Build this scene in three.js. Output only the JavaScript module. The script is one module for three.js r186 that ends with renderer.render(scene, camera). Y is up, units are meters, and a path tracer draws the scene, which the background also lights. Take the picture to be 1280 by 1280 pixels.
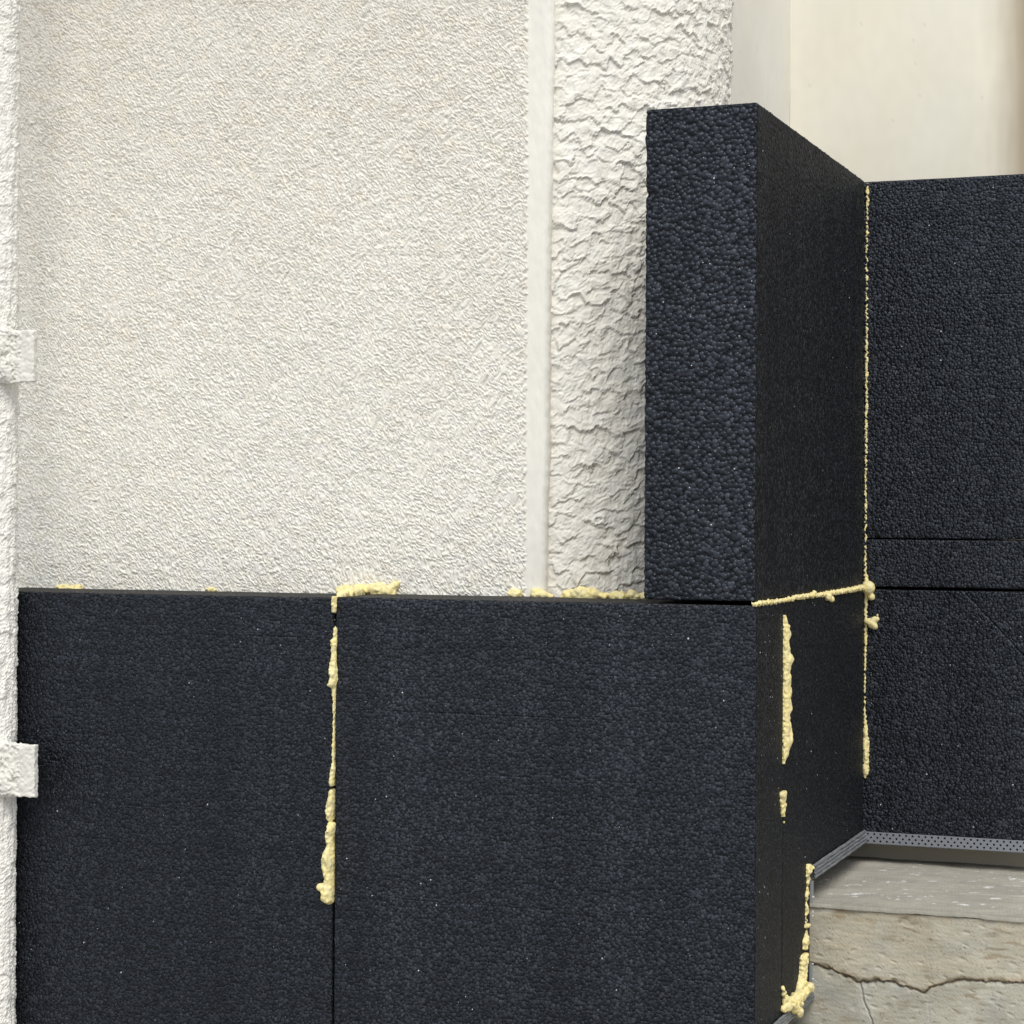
import * as THREE from 'three';
import { SimplexNoise } from 'three/addons/math/SimplexNoise.js';
import { mergeGeometries } from 'three/addons/utils/BufferGeometryUtils.js';
import { RoundedBoxGeometry } from 'three/addons/geometries/RoundedBoxGeometry.js';

// ------------------------------------------------------------------ camera, sky, sun, exposure
// Lengths are metres. x runs along the wall (0 = the insulated corner), y is height above the top of
// the lower insulation boards (lifted by LIFT so that the pavement is at 0), z comes out of the wall.
const LIFT = 0.961;
const scene = new THREE.Scene();
const camera = new THREE.PerspectiveCamera(27.18, 1, 0.05, 600);
camera.position.set(0.565, 0.0976 + LIFT, 2.2103);
camera.rotation.order = 'YXZ';
camera.rotation.set(0.0009, 0.3657, 0.0051);
scene.add(camera);

const skyW = 128, skyH = 64, skyData = new Float32Array(skyW * skyH * 4);
for (let j = 0; j < skyH; j++) {
  const el = ((j + 0.5) / skyH - 0.5) * Math.PI, s = Math.max(0, Math.sin(el));
  const l = 0.95 * (1 + 1.5 * s) / 2.0;                       // overcast sky: brighter towards the zenith
  for (let i = 0; i < skyW; i++) skyData.set([l * 0.95, l * 1.0, l * 1.08, 1], (j * skyW + i) * 4);
}
const sky = new THREE.DataTexture(skyData, skyW, skyH, THREE.RGBAFormat, THREE.FloatType);
sky.mapping = THREE.EquirectangularReflectionMapping;
sky.magFilter = sky.minFilter = THREE.LinearFilter;
sky.needsUpdate = true;
scene.background = sky;
scene.environment = sky;

const sun = new THREE.DirectionalLight(new THREE.Color().setRGB(1, 0.965, 0.9), 1.5);
sun.position.set(2.3, 8.5, 4.8);
sun.target.position.set(-0.3, 1, -0.2);
sun.castShadow = true;
sun.shadow.radius = 58;
sun.shadow.mapSize.set(2048, 2048);
Object.assign(sun.shadow.camera, { left: -3, right: 3, top: 3, bottom: -3, near: 0.5, far: 20 });
scene.add(sun, sun.target);

const renderer = new THREE.WebGLRenderer({ antialias: true });
renderer.toneMapping = THREE.LinearToneMapping;
renderer.toneMappingExposure = 1.47;
renderer.shadowMap.enabled = true;
renderer.setSize(1024, 1024);

// ------------------------------------------------------------------ helpers
function rng(seed) { let s = seed >>> 0; return () => { s = (s + 0x6D2B79F5) | 0; let t = Math.imul(s ^ (s >>> 15), 1 | s); t = (t + Math.imul(t ^ (t >>> 7), 61 | t)) ^ t; return ((t ^ (t >>> 14)) >>> 0) / 4294967296; }; }
const simplex = new SimplexNoise({ random: rng(7) });
const n2 = (x, y) => simplex.noise(x, y), n3 = (x, y, z) => simplex.noise3d(x, y, z);
const clamp = (v, a, b) => Math.min(b, Math.max(a, v));
const lerp = (a, b, t) => a + (b - a) * t;
const smooth = (a, b, v) => { const t = clamp((v - a) / (b - a), 0, 1); return t * t * (3 - 2 * t); };
const hash = (x, y, z) => { let h = Math.imul(x, 374761393) ^ Math.imul(y, 668265263) ^ Math.imul(z, 2147483647 - 58); h = Math.imul(h ^ (h >>> 13), 1274126177); h = Math.imul(h ^ (h >>> 15), 2246822519); return (h ^ (h >>> 16)) >>> 0; };

// nearest of the jittered points of a 3D lattice: [distance, second distance, id], in cells
const W = [0, 0, 0, 0, 0];
function worley3(x, y, z) {
  const ix = Math.floor(x), iy = Math.floor(y), iz = Math.floor(z);
  let a = 9, b = 9, id = 0;
  for (let i = -1; i < 2; i++) for (let j = -1; j < 2; j++) for (let k = -1; k < 2; k++) {
    const h = hash(ix + i, iy + j, iz + k);
    const dx = ix + i + 0.5 + ((h & 1023) / 1023 - 0.5) * 0.8 - x;
    const dy = iy + j + 0.5 + (((h >>> 10) & 1023) / 1023 - 0.5) * 0.8 - y;
    const dz = iz + k + 0.5 + (((h >>> 20) & 1023) / 1023 - 0.5) * 0.8 - z;
    const d = dx * dx + dy * dy + dz * dz;
    if (d < a) { b = a; a = d; id = h; } else if (d < b) b = d;
  }
  W[0] = Math.sqrt(a); W[1] = Math.sqrt(b); W[2] = (hash(id, 17, 3) & 65535) / 65535;
  return W;
}
function worley2(x, y) {
  const ix = Math.floor(x), iy = Math.floor(y);
  let a = 9, b = 9, id = 0, ox = 0, oy = 0;
  for (let i = -1; i < 2; i++) for (let j = -1; j < 2; j++) {
    const h = hash(ix + i, iy + j, 91);
    const dx = x - (ix + i + 0.5 + ((h & 1023) / 1023 - 0.5) * 0.9), dy = y - (iy + j + 0.5 + (((h >>> 10) & 1023) / 1023 - 0.5) * 0.9);
    const d = dx * dx + dy * dy;
    if (d < a) { b = a; a = d; id = h; ox = dx; oy = dy; } else if (d < b) b = d;
  }
  W[0] = Math.sqrt(a); W[1] = Math.sqrt(b); W[2] = id; W[3] = ox; W[4] = oy;
  return W;
}
// positions along an axis from a to b: steps of `fine` between f0 and f1, of `coarse` elsewhere, extra ones at the two ends
function axis(a, b, fine, f0 = a, f1 = b, coarse = 0.02, edge = 0) {
  const s = [a];
  if (edge) s.push(a + edge * 0.35, a + edge);
  const end = edge ? b - edge : b;
  while (true) {
    const v = s[s.length - 1], st = v >= f0 - 1e-9 && v < f1 ? fine : coarse;
    let nx = v + st;
    if (v < f0 - 1e-9 && nx > f0) nx = f0;
    if (nx >= end - fine * 0.4) break;
    s.push(nx);
  }
  if (edge) s.push(b - edge, b - edge * 0.35);
  s.push(b);
  return s;
}
function sheet(us, vs, place, color, flip = false) {                   // a grid of points; place(u, v) -> [x, y, z]
  const nu = us.length, nv = vs.length, pos = new Float32Array(nu * nv * 3), col = color ? new Float32Array(nu * nv * 3) : null, idx = new Uint32Array((nu - 1) * (nv - 1) * 6);
  let p = 0, q = 0;
  for (let j = 0; j < nv; j++) for (let i = 0; i < nu; i++) {
    const P = place(us[i], vs[j]);
    if (col) { const c = color(us[i], vs[j], P); col[p] = c[0]; col[p + 1] = c[1]; col[p + 2] = c[2]; }
    pos[p++] = P[0]; pos[p++] = P[1]; pos[p++] = P[2];
  }
  for (let j = 0; j < nv - 1; j++) for (let i = 0; i < nu - 1; i++) {
    const a = j * nu + i, b = a + 1, c = a + nu, d = c + 1;
    if (flip) { idx[q++] = a; idx[q++] = c; idx[q++] = b; idx[q++] = b; idx[q++] = c; idx[q++] = d; } else { idx[q++] = a; idx[q++] = b; idx[q++] = c; idx[q++] = b; idx[q++] = d; idx[q++] = c; }
  }
  const g = new THREE.BufferGeometry();
  g.setAttribute('position', new THREE.BufferAttribute(pos, 3));
  if (col) g.setAttribute('color', new THREE.BufferAttribute(col, 3));
  g.setIndex(new THREE.BufferAttribute(idx, 1));
  g.computeVertexNormals();
  return g;
}
function box(x0, x1, y0, y1, z0, z1, r = 0.002, seg = 2) {
  const g = new RoundedBoxGeometry(x1 - x0, y1 - y0, z1 - z0, seg, r);
  g.translate((x0 + x1) / 2, (y0 + y1) / 2, (z0 + z1) / 2);
  return g;
}
const used = {};
function numbered(name) { const k = used[name] = (used[name] ?? -1) + 1; return k ? `${name}_${String(k).padStart(3, '0')}` : name; }
function part(name, geometry, material, parent, label) {
  const m = new THREE.Mesh(geometry, material);
  m.name = name; m.castShadow = m.receiveShadow = true;
  if (label) m.userData.label = label;
  if (parent) parent.add(m);
  return m;
}
// put a thing in the scene with its origin at its base; geometry is given in the coordinates of the place
function put(o, label, category, { group, kind } = {}) {
  const b = new THREE.Box3(), t = new THREE.Box3();
  o.traverse((c) => { if (c.geometry) { c.geometry.computeBoundingBox(); b.union(t.copy(c.geometry.boundingBox)); } });
  const base = new THREE.Vector3((b.min.x + b.max.x) / 2, b.min.y, (b.min.z + b.max.z) / 2), done = new Set();
  o.traverse((c) => { if (c.geometry && !done.has(c.geometry)) { done.add(c.geometry); c.geometry.translate(-base.x, -base.y, -base.z); } });
  o.position.set(base.x, base.y + LIFT, base.z);
  o.name = numbered(o.name);
  o.userData = kind ? { label, kind } : { label, category };
  if (group) o.userData.group = group;
  scene.add(o);
  return o;
}
const whole = (name, geometry, material, ...rest) => put(part(name, geometry, material), ...rest);
function group(name) { const g = new THREE.Group(); g.name = name; return g; }

// a surface through a field (negative inside), by surface nets; f takes coordinates of the place
function nets(lo, hi, cell, f) {
  const n = [0, 1, 2].map((k) => Math.ceil((hi[k] - lo[k]) / cell) + 2), [nx, ny, nz] = n;
  const F = new Float32Array(nx * ny * nz), at = new Int32Array(nx * ny * nz).fill(-1), pos = [], idx = [];
  let q = 0;
  for (let k = 0; k < nz; k++) for (let j = 0; j < ny; j++) for (let i = 0; i < nx; i++) F[q++] = f(lo[0] + (i - 0.5) * cell, lo[1] + (j - 0.5) * cell, lo[2] + (k - 0.5) * cell);
  const off = [0, 1, nx, nx + 1, nx * ny, nx * ny + 1, nx * ny + nx, nx * ny + nx + 1];
  const ed = [[0, 1], [2, 3], [4, 5], [6, 7], [0, 2], [1, 3], [4, 6], [5, 7], [0, 4], [1, 5], [2, 6], [3, 7]];
  for (let k = 0; k < nz - 1; k++) for (let j = 0; j < ny - 1; j++) for (let i = 0; i < nx - 1; i++) {
    const c = (k * ny + j) * nx + i;
    let m = 0;
    for (let e = 0; e < 8; e++) if (F[c + off[e]] < 0) m |= 1 << e;
    if (m === 0 || m === 255) continue;
    let x = 0, y = 0, z = 0, w = 0;
    for (const [a, b] of ed) {
      const fa = F[c + off[a]], fb = F[c + off[b]];
      if ((fa < 0) === (fb < 0)) continue;
      const t = fa / (fa - fb);
      x += (a & 1) + t * ((b & 1) - (a & 1)); y += ((a >> 1) & 1) + t * (((b >> 1) & 1) - ((a >> 1) & 1)); z += (a >> 2) + t * ((b >> 2) - (a >> 2)); w++;
    }
    at[c] = pos.length / 3;
    pos.push(lo[0] + (i - 0.5 + x / w) * cell, lo[1] + (j - 0.5 + y / w) * cell, lo[2] + (k - 0.5 + z / w) * cell);
  }
  const quad = (a, b, c, d, turn) => { if (a < 0 || b < 0 || c < 0 || d < 0) return; turn ? idx.push(a, b, c, a, c, d) : idx.push(a, c, b, a, d, c); };
  for (let k = 1; k < nz - 1; k++) for (let j = 1; j < ny - 1; j++) for (let i = 1; i < nx - 1; i++) {
    const c = (k * ny + j) * nx + i, s = F[c] < 0, X = 1, Y = nx, Z = nx * ny;
    if (s !== F[c + X] < 0) quad(at[c - Y - Z], at[c - Z], at[c], at[c - Y], s);
    if (s !== F[c + Y] < 0) quad(at[c - X - Z], at[c - X], at[c], at[c - Z], s);
    if (s !== F[c + Z] < 0) quad(at[c - X - Y], at[c - Y], at[c], at[c - X], s);
  }
  const g = new THREE.BufferGeometry();
  g.setAttribute('position', new THREE.Float32BufferAttribute(pos, 3));
  g.setIndex(idx);
  g.computeVertexNormals();
  const col = new Float32Array(pos.length);
  for (let i = 0; i < pos.length; i += 3) { const a = n3(pos[i] * 60, pos[i + 1] * 60, pos[i + 2] * 60), b = Math.max(0, n3(pos[i] * 300 + 7, pos[i + 1] * 300, pos[i + 2] * 300) - 0.45), t = 1 + 0.08 * a; col.set([0.75 * t - 0.3 * b, (0.645 - 0.02 * a) * t - 0.34 * b, (0.31 - 0.05 * a) * t - 0.2 * b], i); }
  g.setAttribute('color', new THREE.BufferAttribute(col, 3));
  return g;
}

// ------------------------------------------------------------------ materials
const mat = (r, g, b, rough, extra = {}) => new THREE.MeshStandardMaterial({ color: new THREE.Color().setRGB(r, g, b), roughness: rough, ...extra });
const M = {
  stucco: mat(1, 1, 1, 0.95, { vertexColors: true }),
  band: mat(1, 1, 1, 0.8, { vertexColors: true }),
  column: mat(1, 1, 1, 0.85, { vertexColors: true }),
  cream: mat(1, 1, 1, 0.7, { vertexColors: true }),
  masonry: mat(0.42, 0.39, 0.34, 0.95),
  foam: mat(1, 1, 1, 0.6, { vertexColors: true }),
  stone: mat(1, 1, 1, 0.92, { vertexColors: true }),
  metal: mat(0.27, 0.285, 0.315, 0.5, { metalness: 0.5 }),
  plastic: mat(0.33, 0.34, 0.35, 0.5, { metalness: 0.25 }),
  wood: mat(0.13, 0.085, 0.05, 0.6),
  brass: mat(0.5, 0.38, 0.18, 0.35, { metalness: 0.9 }),
  pavement: mat(1, 1, 1, 0.95, { vertexColors: true }),
};

// Fused beads of the foam boards, as a repeating height and tone map (one repeat is TILE metres), and the finer grain of wire-cut faces
const TILE = 0.25;
function beadMaps(size, cells, grain) {
  const H = new Float32Array(size * size * 4), C = new Uint8Array(size * size * 4), k = cells / size, N = cells * cells;
  const cx = new Float32Array(N), cy = new Float32Array(N), cr = new Float32Array(N), cz = new Float32Array(N), tone = new Float32Array(N), R = rng(99);
  for (let i = 0; i < N; i++) {
    cx[i] = 0.5 + (R() - 0.5) * 0.92 + (Math.floor(i / cells) % 2 ? 0.25 : -0.25); cy[i] = 0.5 + (R() - 0.5) * 0.92;
    cr[i] = 0.62 + 0.3 * R() ** 1.5; cz[i] = -0.35 * R() ** 2;
    const q = R(); tone[i] = grain ? (q > 0.985 ? 0.32 : 0.03 + 0.2 * R() ** 2) : q > 0.98 ? 0.3 : 0.035 + 0.22 * R() ** 2;
  }
  for (let y = 0; y < size; y++) for (let x = 0; x < size; x++) {
    const u = x * k, v = y * k, iu = Math.floor(u), iv = Math.floor(v);
    let h = -1, id = 0, e = 1;
    for (let j = -2; j < 3; j++) for (let i = -2; i < 3; i++) {
      const n = ((iv + j + cells) % cells) * cells + ((iu + i + cells) % cells), d = ((iu + i + cx[n] - u) ** 2 + (iv + j + cy[n] - v) ** 2) / (cr[n] * cr[n]);
      if (d < 1) { const t = cz[n] + cr[n] * Math.sqrt(1 - d); if (t > h) { h = t; id = n; e = d; } }
    }
    const p = (y * size + x) * 4, z = clamp(h, -0.1, 1);
    H[p] = H[p + 1] = H[p + 2] = z; H[p + 3] = 1;
    const c = 255 * (h < -0.5 ? 0.03 : lerp(0.03, tone[id], smooth(0.8, 0.25, e))); C[p] = C[p + 1] = C[p + 2] = c; C[p + 3] = 255;  // gaps between beads darkened in the tone: occlusion painted into the map
  }
  const make = (d, type) => { const t = new THREE.DataTexture(d, size, size, THREE.RGBAFormat, type); t.wrapS = t.wrapT = THREE.RepeatWrapping; t.magFilter = t.minFilter = THREE.LinearFilter; t.needsUpdate = true; return t; };
  return [make(H, THREE.FloatType), make(C, THREE.UnsignedByteType)];
}
const [beadHeight, beadTone] = beadMaps(1024, 82), [grainHeight, grainTone] = beadMaps(1024, 100, true);
const shine = { specularIntensity: 0.68, specularColor: new THREE.Color().setRGB(0.74, 0.84, 1) };
M.beads = new THREE.MeshPhysicalMaterial({ roughness: 0.38, vertexColors: true, map: beadTone, bumpMap: beadHeight, bumpScale: 0.0014, ...shine });
M.bigBeads = new THREE.MeshPhysicalMaterial({ roughness: 0.36, vertexColors: true, map: beadTone, bumpMap: beadHeight, bumpScale: 0.003, ...shine });
M.cut = new THREE.MeshPhysicalMaterial({ roughness: 0.6, vertexColors: true, map: grainTone, bumpMap: grainHeight, bumpScale: 0.0012, ...shine, specularIntensity: 0.45 });

// ------------------------------------------------------------------ the setting: pavement, walls, columns
const TOP = 2.3, GROUND = -0.961, OLD = -0.12, BACK = -0.6885, FACE = -0.5685, REVEAL = -0.132;
{
  const line = [...axis(-3, 3, 0.05), ...[4, 6, 10, 20, 60, 300]], xs = [...[-300, -60, -20, -10, -6, -4], ...line];
  const zs = [...[-300, -60, -20, -8], ...axis(-3, 5, 0.05), ...[6, 10, 20, 60, 300]];
  const g = sheet(xs, zs, (x, z) => [x, GROUND + (Math.abs(x) < 3 && z < 5 ? 0.002 * n2(x * 3, z * 3) : 0), z], (x, z) => { const t = 0.9 + 0.12 * n2(x * 2, z * 2) + 0.08 * n2(x * 9, z * 9); return [0.31 * t, 0.3 * t, 0.28 * t]; }, true);
  const o = part('pavement', g, M.pavement); o.userData = { label: 'grey pavement in front of the house wall', kind: 'structure' };
  o.name = 'pavement'; o.position.y = LIFT; scene.add(o);
}

const stuccoTone = (x, y) => {
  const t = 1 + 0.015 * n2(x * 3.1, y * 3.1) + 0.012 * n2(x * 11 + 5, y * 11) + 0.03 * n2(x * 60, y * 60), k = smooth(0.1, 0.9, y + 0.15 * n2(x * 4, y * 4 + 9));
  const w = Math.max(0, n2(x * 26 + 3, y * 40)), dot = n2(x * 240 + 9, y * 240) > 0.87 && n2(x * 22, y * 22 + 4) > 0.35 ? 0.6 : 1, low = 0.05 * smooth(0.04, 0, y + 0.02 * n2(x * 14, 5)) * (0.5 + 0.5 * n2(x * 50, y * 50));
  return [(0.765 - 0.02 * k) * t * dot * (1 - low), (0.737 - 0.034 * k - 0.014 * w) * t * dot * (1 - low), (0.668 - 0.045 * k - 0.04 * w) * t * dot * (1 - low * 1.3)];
};
function stuccoRelief(x, y) {                                            // rough plaster: grains drawn out sideways, leaning a little to the lower right
  const turn = 0.1 + 0.35 * n2(x * 9, y * 9) + 0.35 * n2(x * 31, y * 31), u = x - y * turn * 0.12, v = x * turn * 0.12 + y;
  const wu = u + 0.0026 * n2(u * 110, v * 110), wv = v + 0.0026 * n2(u * 110 + 40, v * 110);
  const b = n2(wu * 185 + 7, wv * 280), a = n2(wu * 320, wv * 420 + 3), c = n2(u * 600, v * 680), big = 0.95 + 0.12 * n2(x * 14, y * 14);
  return (0.00085 * b / Math.sqrt(0.08 + b * b) + 0.0008 * a - 0.0016 * smooth(0.5, 0.9, a * 0.5 - b * 0.7)) * big + 0.0004 * c + 0.00025 * n2(x * 34, y * 48);
}
{
  const w = group('house_wall');
  const xs = axis(-2.6, -0.3085, 0.00112, -1.05, -0.3085, 0.03), ys = axis(-0.03, TOP, 0.00112, -0.03, 0.77, 0.03);
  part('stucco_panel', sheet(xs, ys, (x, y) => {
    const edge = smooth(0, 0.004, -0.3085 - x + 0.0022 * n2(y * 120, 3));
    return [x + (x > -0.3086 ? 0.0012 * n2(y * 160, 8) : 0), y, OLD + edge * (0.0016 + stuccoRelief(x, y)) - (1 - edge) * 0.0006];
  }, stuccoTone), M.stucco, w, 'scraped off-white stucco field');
  // smooth painted band that rounds into the groove beside the column
  const us = axis(0, 0.075, 0.0015), bs = axis(-0.03, TOP, 0.003, -0.03, 0.775, 0.05);
  part('smooth_band', sheet(us, bs, (u, y) => {
    const drift = 0.0014 * n2(y * 6, 1) + 0.0005 * n2(y * 45, 2) - 0.0035 * smooth(0.25, 0, y) + 0.002 * smooth(0.4, 0.7, y), L = 0.0205 + drift;
    if (u < L) return [-0.3105 + u, y, OLD + 0.0003 * n2(u * 90, y * 40)];
    const r = 0.0075, a = Math.min(Math.PI / 2, (u - L) / r);
    const back = Math.min(0.012, Math.max(0, u - L - r * Math.PI / 2));
    return [-0.3105 + L + r * Math.sin(a) + 0.0006 * n2(y * 130, u * 200), y, OLD - r * (1 - Math.cos(a)) - back * 1.8];
  }, (u, y) => { const t = 1 + 0.025 * n2(u * 60, y * 14) + 0.02 * n2(u * 200, y * 120); return [0.765 * t, 0.738 * t, 0.662 * t]; }), M.band, w, 'smooth painted band along the stucco edge');
  const core = [box(-2.6, -0.3, GROUND, TOP, -0.69, OLD - 0.006, 0.003), box(-0.36, REVEAL - 0.004, GROUND, TOP, -1.0, -0.4, 0.003), box(-2.6, REVEAL - 0.004, GROUND, TOP, -1.2, -0.692, 0.003)];
  part('added_cornice', mergeGeometries([box(-2.6, -0.11, 1.1, 1.2, -0.3, 0.05, 0.012, 4), box(-2.6, -0.11, 1.205, 1.25, -0.3, 0.09, 0.01, 4)]), mat(0.7, 0.68, 0.62, 0.9), w);  // unseen ledge, added above the view to shade the upper stucco
  part('masonry', mergeGeometries(core), M.masonry, w);
  put(w, 'off-white house wall of scraped stucco above the lower dark boards, with a smooth band', 'wall');
}

function columnRelief(u, v) {                                            // thick plaster thrown on and flattened: lapped flakes with hanging lower lips
  const wu = u + 0.006 * n2(u * 42, v * 42) + 0.0016 * n2(u * 190, v * 190), wv = v + 0.006 * n2(u * 42 + 30, v * 42) + 0.0016 * n2(u * 190, v * 190 + 50);
  const act = 0.55 + 0.45 * n2(u * 20 + 3, v * 17);
  const flake = (cu, cv, k) => {
    const r = worley2(wu / cu + k, wv / cv + k), id = r[2], t = ((id >>> 5) & 255) / 255, s = ((id >>> 14) & 255) / 255;
    const edge = smooth(0, 0.12, r[1] - r[0]);
    return ((t - 0.5) * 0.9 - r[4] * (0.5 + 0.7 * s) + r[3] * (s - 0.5) * 0.7) * lerp(0.6, 1, edge);
  };
  return 0.0024 * (0.5 + 0.7 * act) * flake(0.019, 0.0165, 0) + 0.0012 * (1.1 - 0.5 * act) * flake(0.0105, 0.009, 37) + 0.0008 * n2(u * 48, v * 42) + 0.0005 * n2(wu * 120, wv * 120) + 0.00015 * n2(u * 300, v * 300);
}
const columnTone = (u, v) => { const t = 1 + 0.03 * n2(u * 9, v * 7) + 0.025 * n2(u * 50, v * 50), k = 0.5 + 0.5 * n2(u * 25 + 8, v * 22); return [0.745 * t, (0.718 - 0.012 * k) * t, (0.652 - 0.035 * k) * t]; };
{
  const R = 0.2125, cx = -0.34, cz = -0.33;                               // the rounded corner of the house, from the groove beside the band to the reveal
  const as = axis(-0.6, 1.4, 0.0053);
  const g = sheet(as, axis(GROUND, TOP, 0.00115, -0.03, 0.77, 0.03), (a, y) => { const r = R + columnRelief(a * R, y) - 0.009 * smooth(1.2, 1.36, a); return [cx + r * Math.cos(a), y, cz + r * Math.sin(a)]; }, (a, y) => columnTone(a * R, y), true);
  whole('rounded_column', g, M.column, 'rounded column-like wall corner in thick lumpy white plaster behind the upright dark board', 'column');
}
{
  const R = 0.02, cx = -0.9405, cz = 0.022, c = group('plastered_pipe');
  const g = sheet([...axis(-1.4, 2.2, 0.05), ...axis(2.3, 2 * Math.PI - 1.4, 0.1)], axis(GROUND, TOP, 0.0012, -0.56, 0.775, 0.03), (a, y) => {
    const r = R + 0.8 * stuccoRelief(a * R + 4, y) + 0.5 * columnRelief(a * R + 2, y) + 0.0012 * n2(y * 14, a * 2);
    return [cx + r * Math.cos(a), y, cz + r * Math.sin(a)];
  }, (a, y) => { const t = 1.02 + 0.03 * n2(a * 4, y * 40); return [0.77 * t, 0.745 * t, 0.685 * t]; }, true);
  part('shaft', g, M.column, c);
  for (const [x1, y0, y1, label] of [[-0.8793, 0.253, 0.3155, 'upper square bracket'], [-0.8753, -0.2452, -0.1825, 'lower square bracket standing before the dark board']]) {
    const ym = (y0 + y1) / 2, hy = (y1 - y0) / 2, b = nets([-0.965, y0 - 0.012, 0.01], [x1 + 0.004, y1 + 0.012, 0.1], 0.0011, (x, y, z) => {
      const qx = Math.abs(x - (x1 - 0.04)) - 0.04 + 0.001, qy = Math.abs(y - ym - 0.0006 * n2(x * 60, 2)) - hy + 0.001, qz = Math.abs(z - 0.0405) - 0.0045 + 0.001;
      let d = Math.hypot(Math.max(qx, 0), Math.max(qy, 0), Math.max(qz, 0)) + Math.min(0, Math.max(qx, qy, qz)) - 0.001;
      const lump = (px, py, pz, r) => { const e = Math.hypot(x - px, y - py, z - pz) - r, h = clamp(0.5 + 0.5 * (e - d) / 0.006, 0, 1); d = lerp(e, d, h) - 0.006 * h * (1 - h); };
      lump(-0.921, ym - 0.014, 0.042, 0.0105); lump(-0.926, ym + 0.012, 0.042, 0.01); lump(-0.915, y0 + 0.009, 0.042, 0.0095); lump(-0.935, ym, 0.044, 0.013); lump(-0.909, ym - 0.006, 0.041, 0.0075); lump(-0.925, y1 - 0.004, 0.038, 0.01);
      const rough = smooth(x1 - 0.014, x1 - 0.028, x);
      return d + 0.0006 * n3(x * 60, y * 60, z * 60) + (0.0006 + 0.0009 * rough) * n3(x * 160, y * 160, z * 160) + (0.0003 + 0.0006 * rough) * n3(x * 420, y * 420, z * 420);
    });
    const col = new Float32Array(b.attributes.position.count * 3); for (let i = 0; i < col.length; i += 3) { const t = 0.92 + 0.1 * n3(b.attributes.position.getX(i / 3) * 70, b.attributes.position.getY(i / 3) * 70, 1); col.set([0.7 * t, 0.675 * t, 0.61 * t], i); };
    b.setAttribute('color', new THREE.BufferAttribute(col, 3));
    part('bracket', b, M.column, c, label);
  }
  put(c, 'rough white plaster-coated pipe at the left edge with two square brackets', 'pipe');
}

const creamTone = (x, y) => { const t = 1 + 0.03 * n2(x * 5, y * 4) + 0.018 * n2(x * 40, y * 28), k = 0.5 + 0.5 * n2(x * 7 + 2, y * 5), f = n2(x * 260, y * 260) > 0.9 && n2(x * 20, y * 20) > 0 ? 0.88 : 1; return [0.735 * t * f, (0.705 - 0.012 * k) * t * f, (0.61 - 0.035 * k) * t * f]; };
{
  const w = group('doorway_wall'), ys = axis(-0.4, TOP, 0.004, 0.3, 0.78, 0.04);
  part('reveal', sheet(axis(0.34, -BACK, 0.004), ys, (s, y) => [REVEAL + 0.0006 * n2(s * 9, y * 6), y, -s], (s, y) => creamTone(s + 3, y).map((v, i) => Math.min(0.85, v * [1.04, 1.05, 1.1][i])), false), M.cream, w);
  // back plaster with a bullnose that turns into the doorway
  const r = 0.08, L = 0.118 - REVEAL, turn = r * Math.PI / 2;
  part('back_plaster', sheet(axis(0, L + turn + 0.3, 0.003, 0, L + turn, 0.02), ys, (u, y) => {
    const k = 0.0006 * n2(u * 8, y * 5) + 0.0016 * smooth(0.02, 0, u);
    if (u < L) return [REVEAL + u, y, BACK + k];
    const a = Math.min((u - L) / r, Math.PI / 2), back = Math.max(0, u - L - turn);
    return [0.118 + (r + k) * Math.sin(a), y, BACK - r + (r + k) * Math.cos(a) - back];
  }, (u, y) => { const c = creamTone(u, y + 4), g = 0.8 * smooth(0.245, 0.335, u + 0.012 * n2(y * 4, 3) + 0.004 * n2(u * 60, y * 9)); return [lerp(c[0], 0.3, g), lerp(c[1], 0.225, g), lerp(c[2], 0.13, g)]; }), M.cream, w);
  part('masonry', mergeGeometries([box(REVEAL + 0.003, 0.196, GROUND, TOP, -1.1, BACK - 0.07, 0.002), box(REVEAL + 0.003, 0.13, GROUND, TOP, BACK - 0.08, BACK - 0.003, 0.001)]), M.masonry, w);
  part('plinth', box(REVEAL + 0.004, 0.6, -0.5, -0.325, BACK + 0.002, -0.6195, 0.003), mat(0.42, 0.38, 0.3, 0.95), w, 'grey concrete plinth strip under the metal profile');
  put(w, 'smooth cream plastered wall of the door recess above the right-hand boards', 'wall');
}
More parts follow.
